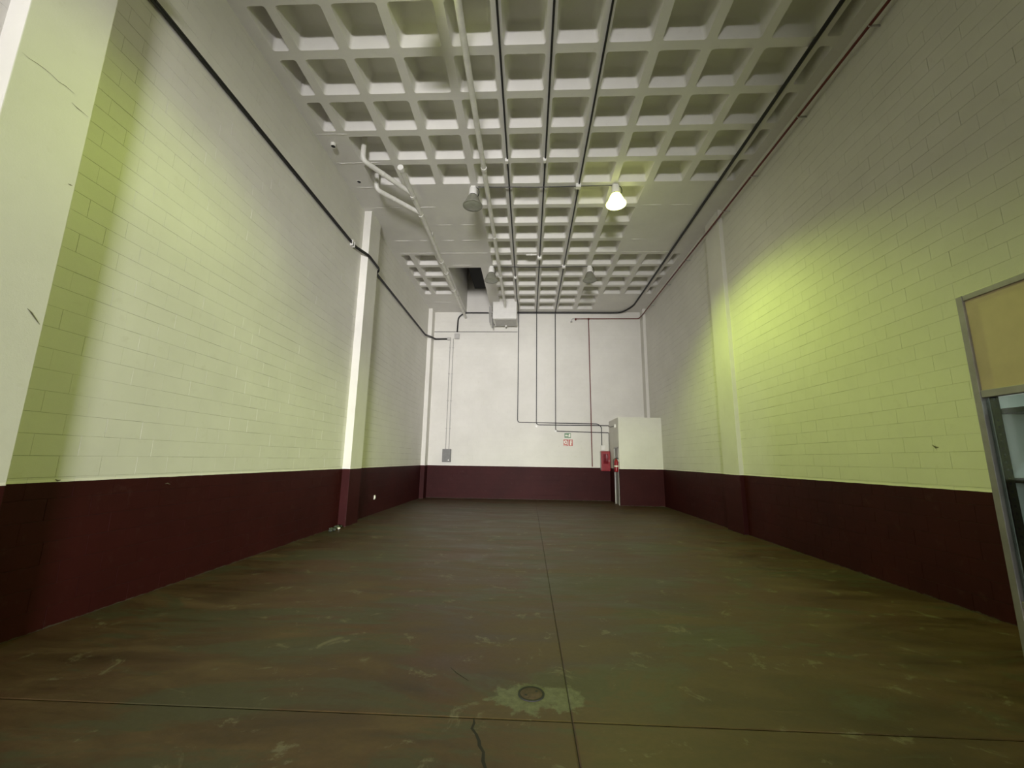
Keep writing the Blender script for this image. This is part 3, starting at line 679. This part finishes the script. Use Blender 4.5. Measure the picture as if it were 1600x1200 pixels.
MB().cbox(-0.14, 0.14, -0.25, 0.36, 0, 0.40, 0.004).obj('carton', simple('cardboard', (0.30, 0.22, 0.15), 0.8), bx_); MB().box(-0.142, -0.139, -0.25, 0.36, 0.36, 0.402).obj('tape', M_BEIGE, bx_)

# ------------------------------------------------------------------ cracks and scuffs
def on_x(px, py, X):
    d = c_f+c_r*((px-800)/F_PX)-c_u*((py-600)/F_PX); t = X/d.x; return CAMP+d*t
M_SCUFF = simple('grime', (0.17, 0.16, 0.11), 0.9, var=0.3, scale=60)
def wall_mark(name, pix, X, wd, parent, sgn):
    pts = [on_x(x, y, X+sgn*0.0016) for x, y in pix]; vs, fs = [], []
    for k, p in enumerate(pts):
        h = wd*rnd.uniform(0.35, 1.0)*(0.2 if k in (0, len(pts)-1) else 1); vs += [p-Vector((0, 0, h)), p+Vector((0, 0, h))]
    for k in range(len(pts)-1): fs.append((2*k, 2*k+1, 2*k+3, 2*k+2))
    MB().add(vs, fs).obj(name, M_SCUFF, parent, fix=False)
np_ = bpy.data.objects['pillar']
wall_mark('crack', [(34, 81), (45, 91), (58, 99), (69, 107), (80, 116), (92, 128), (102, 134), (117, 147)], -4.29, 0.004, np_, 1)
wall_mark('crack', [(112, 160), (121, 169), (130, 176), (138, 183)], -4.29, 0.005, np_, 1)
wall_mark('scuff', [(43, 482), (50, 490), (57, 500), (62, 507)], -4.29, 0.016, np_, 1)
wall_mark('scuff', [(106, 287), (110, 289), (113, 290)], -4.29, 0.014, np_, 1)
for a, b in (((1456, 695), (1467, 699)), ((1459, 687), (1464, 704))):
    wall_mark('scuff', [(a[0], a[1]), ((a[0]+b[0])/2, (a[1]+b[1])/2+2), b], XR, 0.02, wr, -1)
for pix in ([(86, 749), (90, 751), (95, 750)], [(258, 756), (262, 755), (266, 757)]):
    wall_mark('scuff', pix, XL, 0.012, wl, 1)
# ------------------------------------------------------------------ small things at the left wall
e = empty('wall_socket', (XL, 12.19, 0.48)); tag(e, 'small pale socket low on the left dado beyond the pier', 'socket')
MB().cbox(-0.001, 0.018, -0.045, 0.045, -0.06, 0.06, 0.006).obj('plate', M_PALE, e); MB().cbox(0.016, 0.03, -0.03, 0.03, -0.03, 0.03, 0.004).obj('insert', M_WHITE, e)
e = empty('rubble', (XL+0.13, 9.55, 0)); tag(e, 'small heap of dark debris on the floor before the left pier', 'debris')
for k in range(7):
    bm = bmesh.new(); bmesh.ops.create_icosphere(bm, subdivisions=1, radius=0.06*rnd.uniform(0.5, 1.1))
    for v in bm.verts: v.co *= rnd.uniform(0.75, 1.2); v.co.z *= 0.6
    zmin = min(v.co.z for v in bm.verts)
    me = bpy.data.meshes.new('chunk'); bm.to_mesh(me); bm.free(); me.materials.append(M_PALE if k == 3 else M_RUBBLE)
    link('chunk', me, e, Matrix.Translation((rnd.uniform(-0.07, 0.08), -0.28+0.1*k, -zmin)))
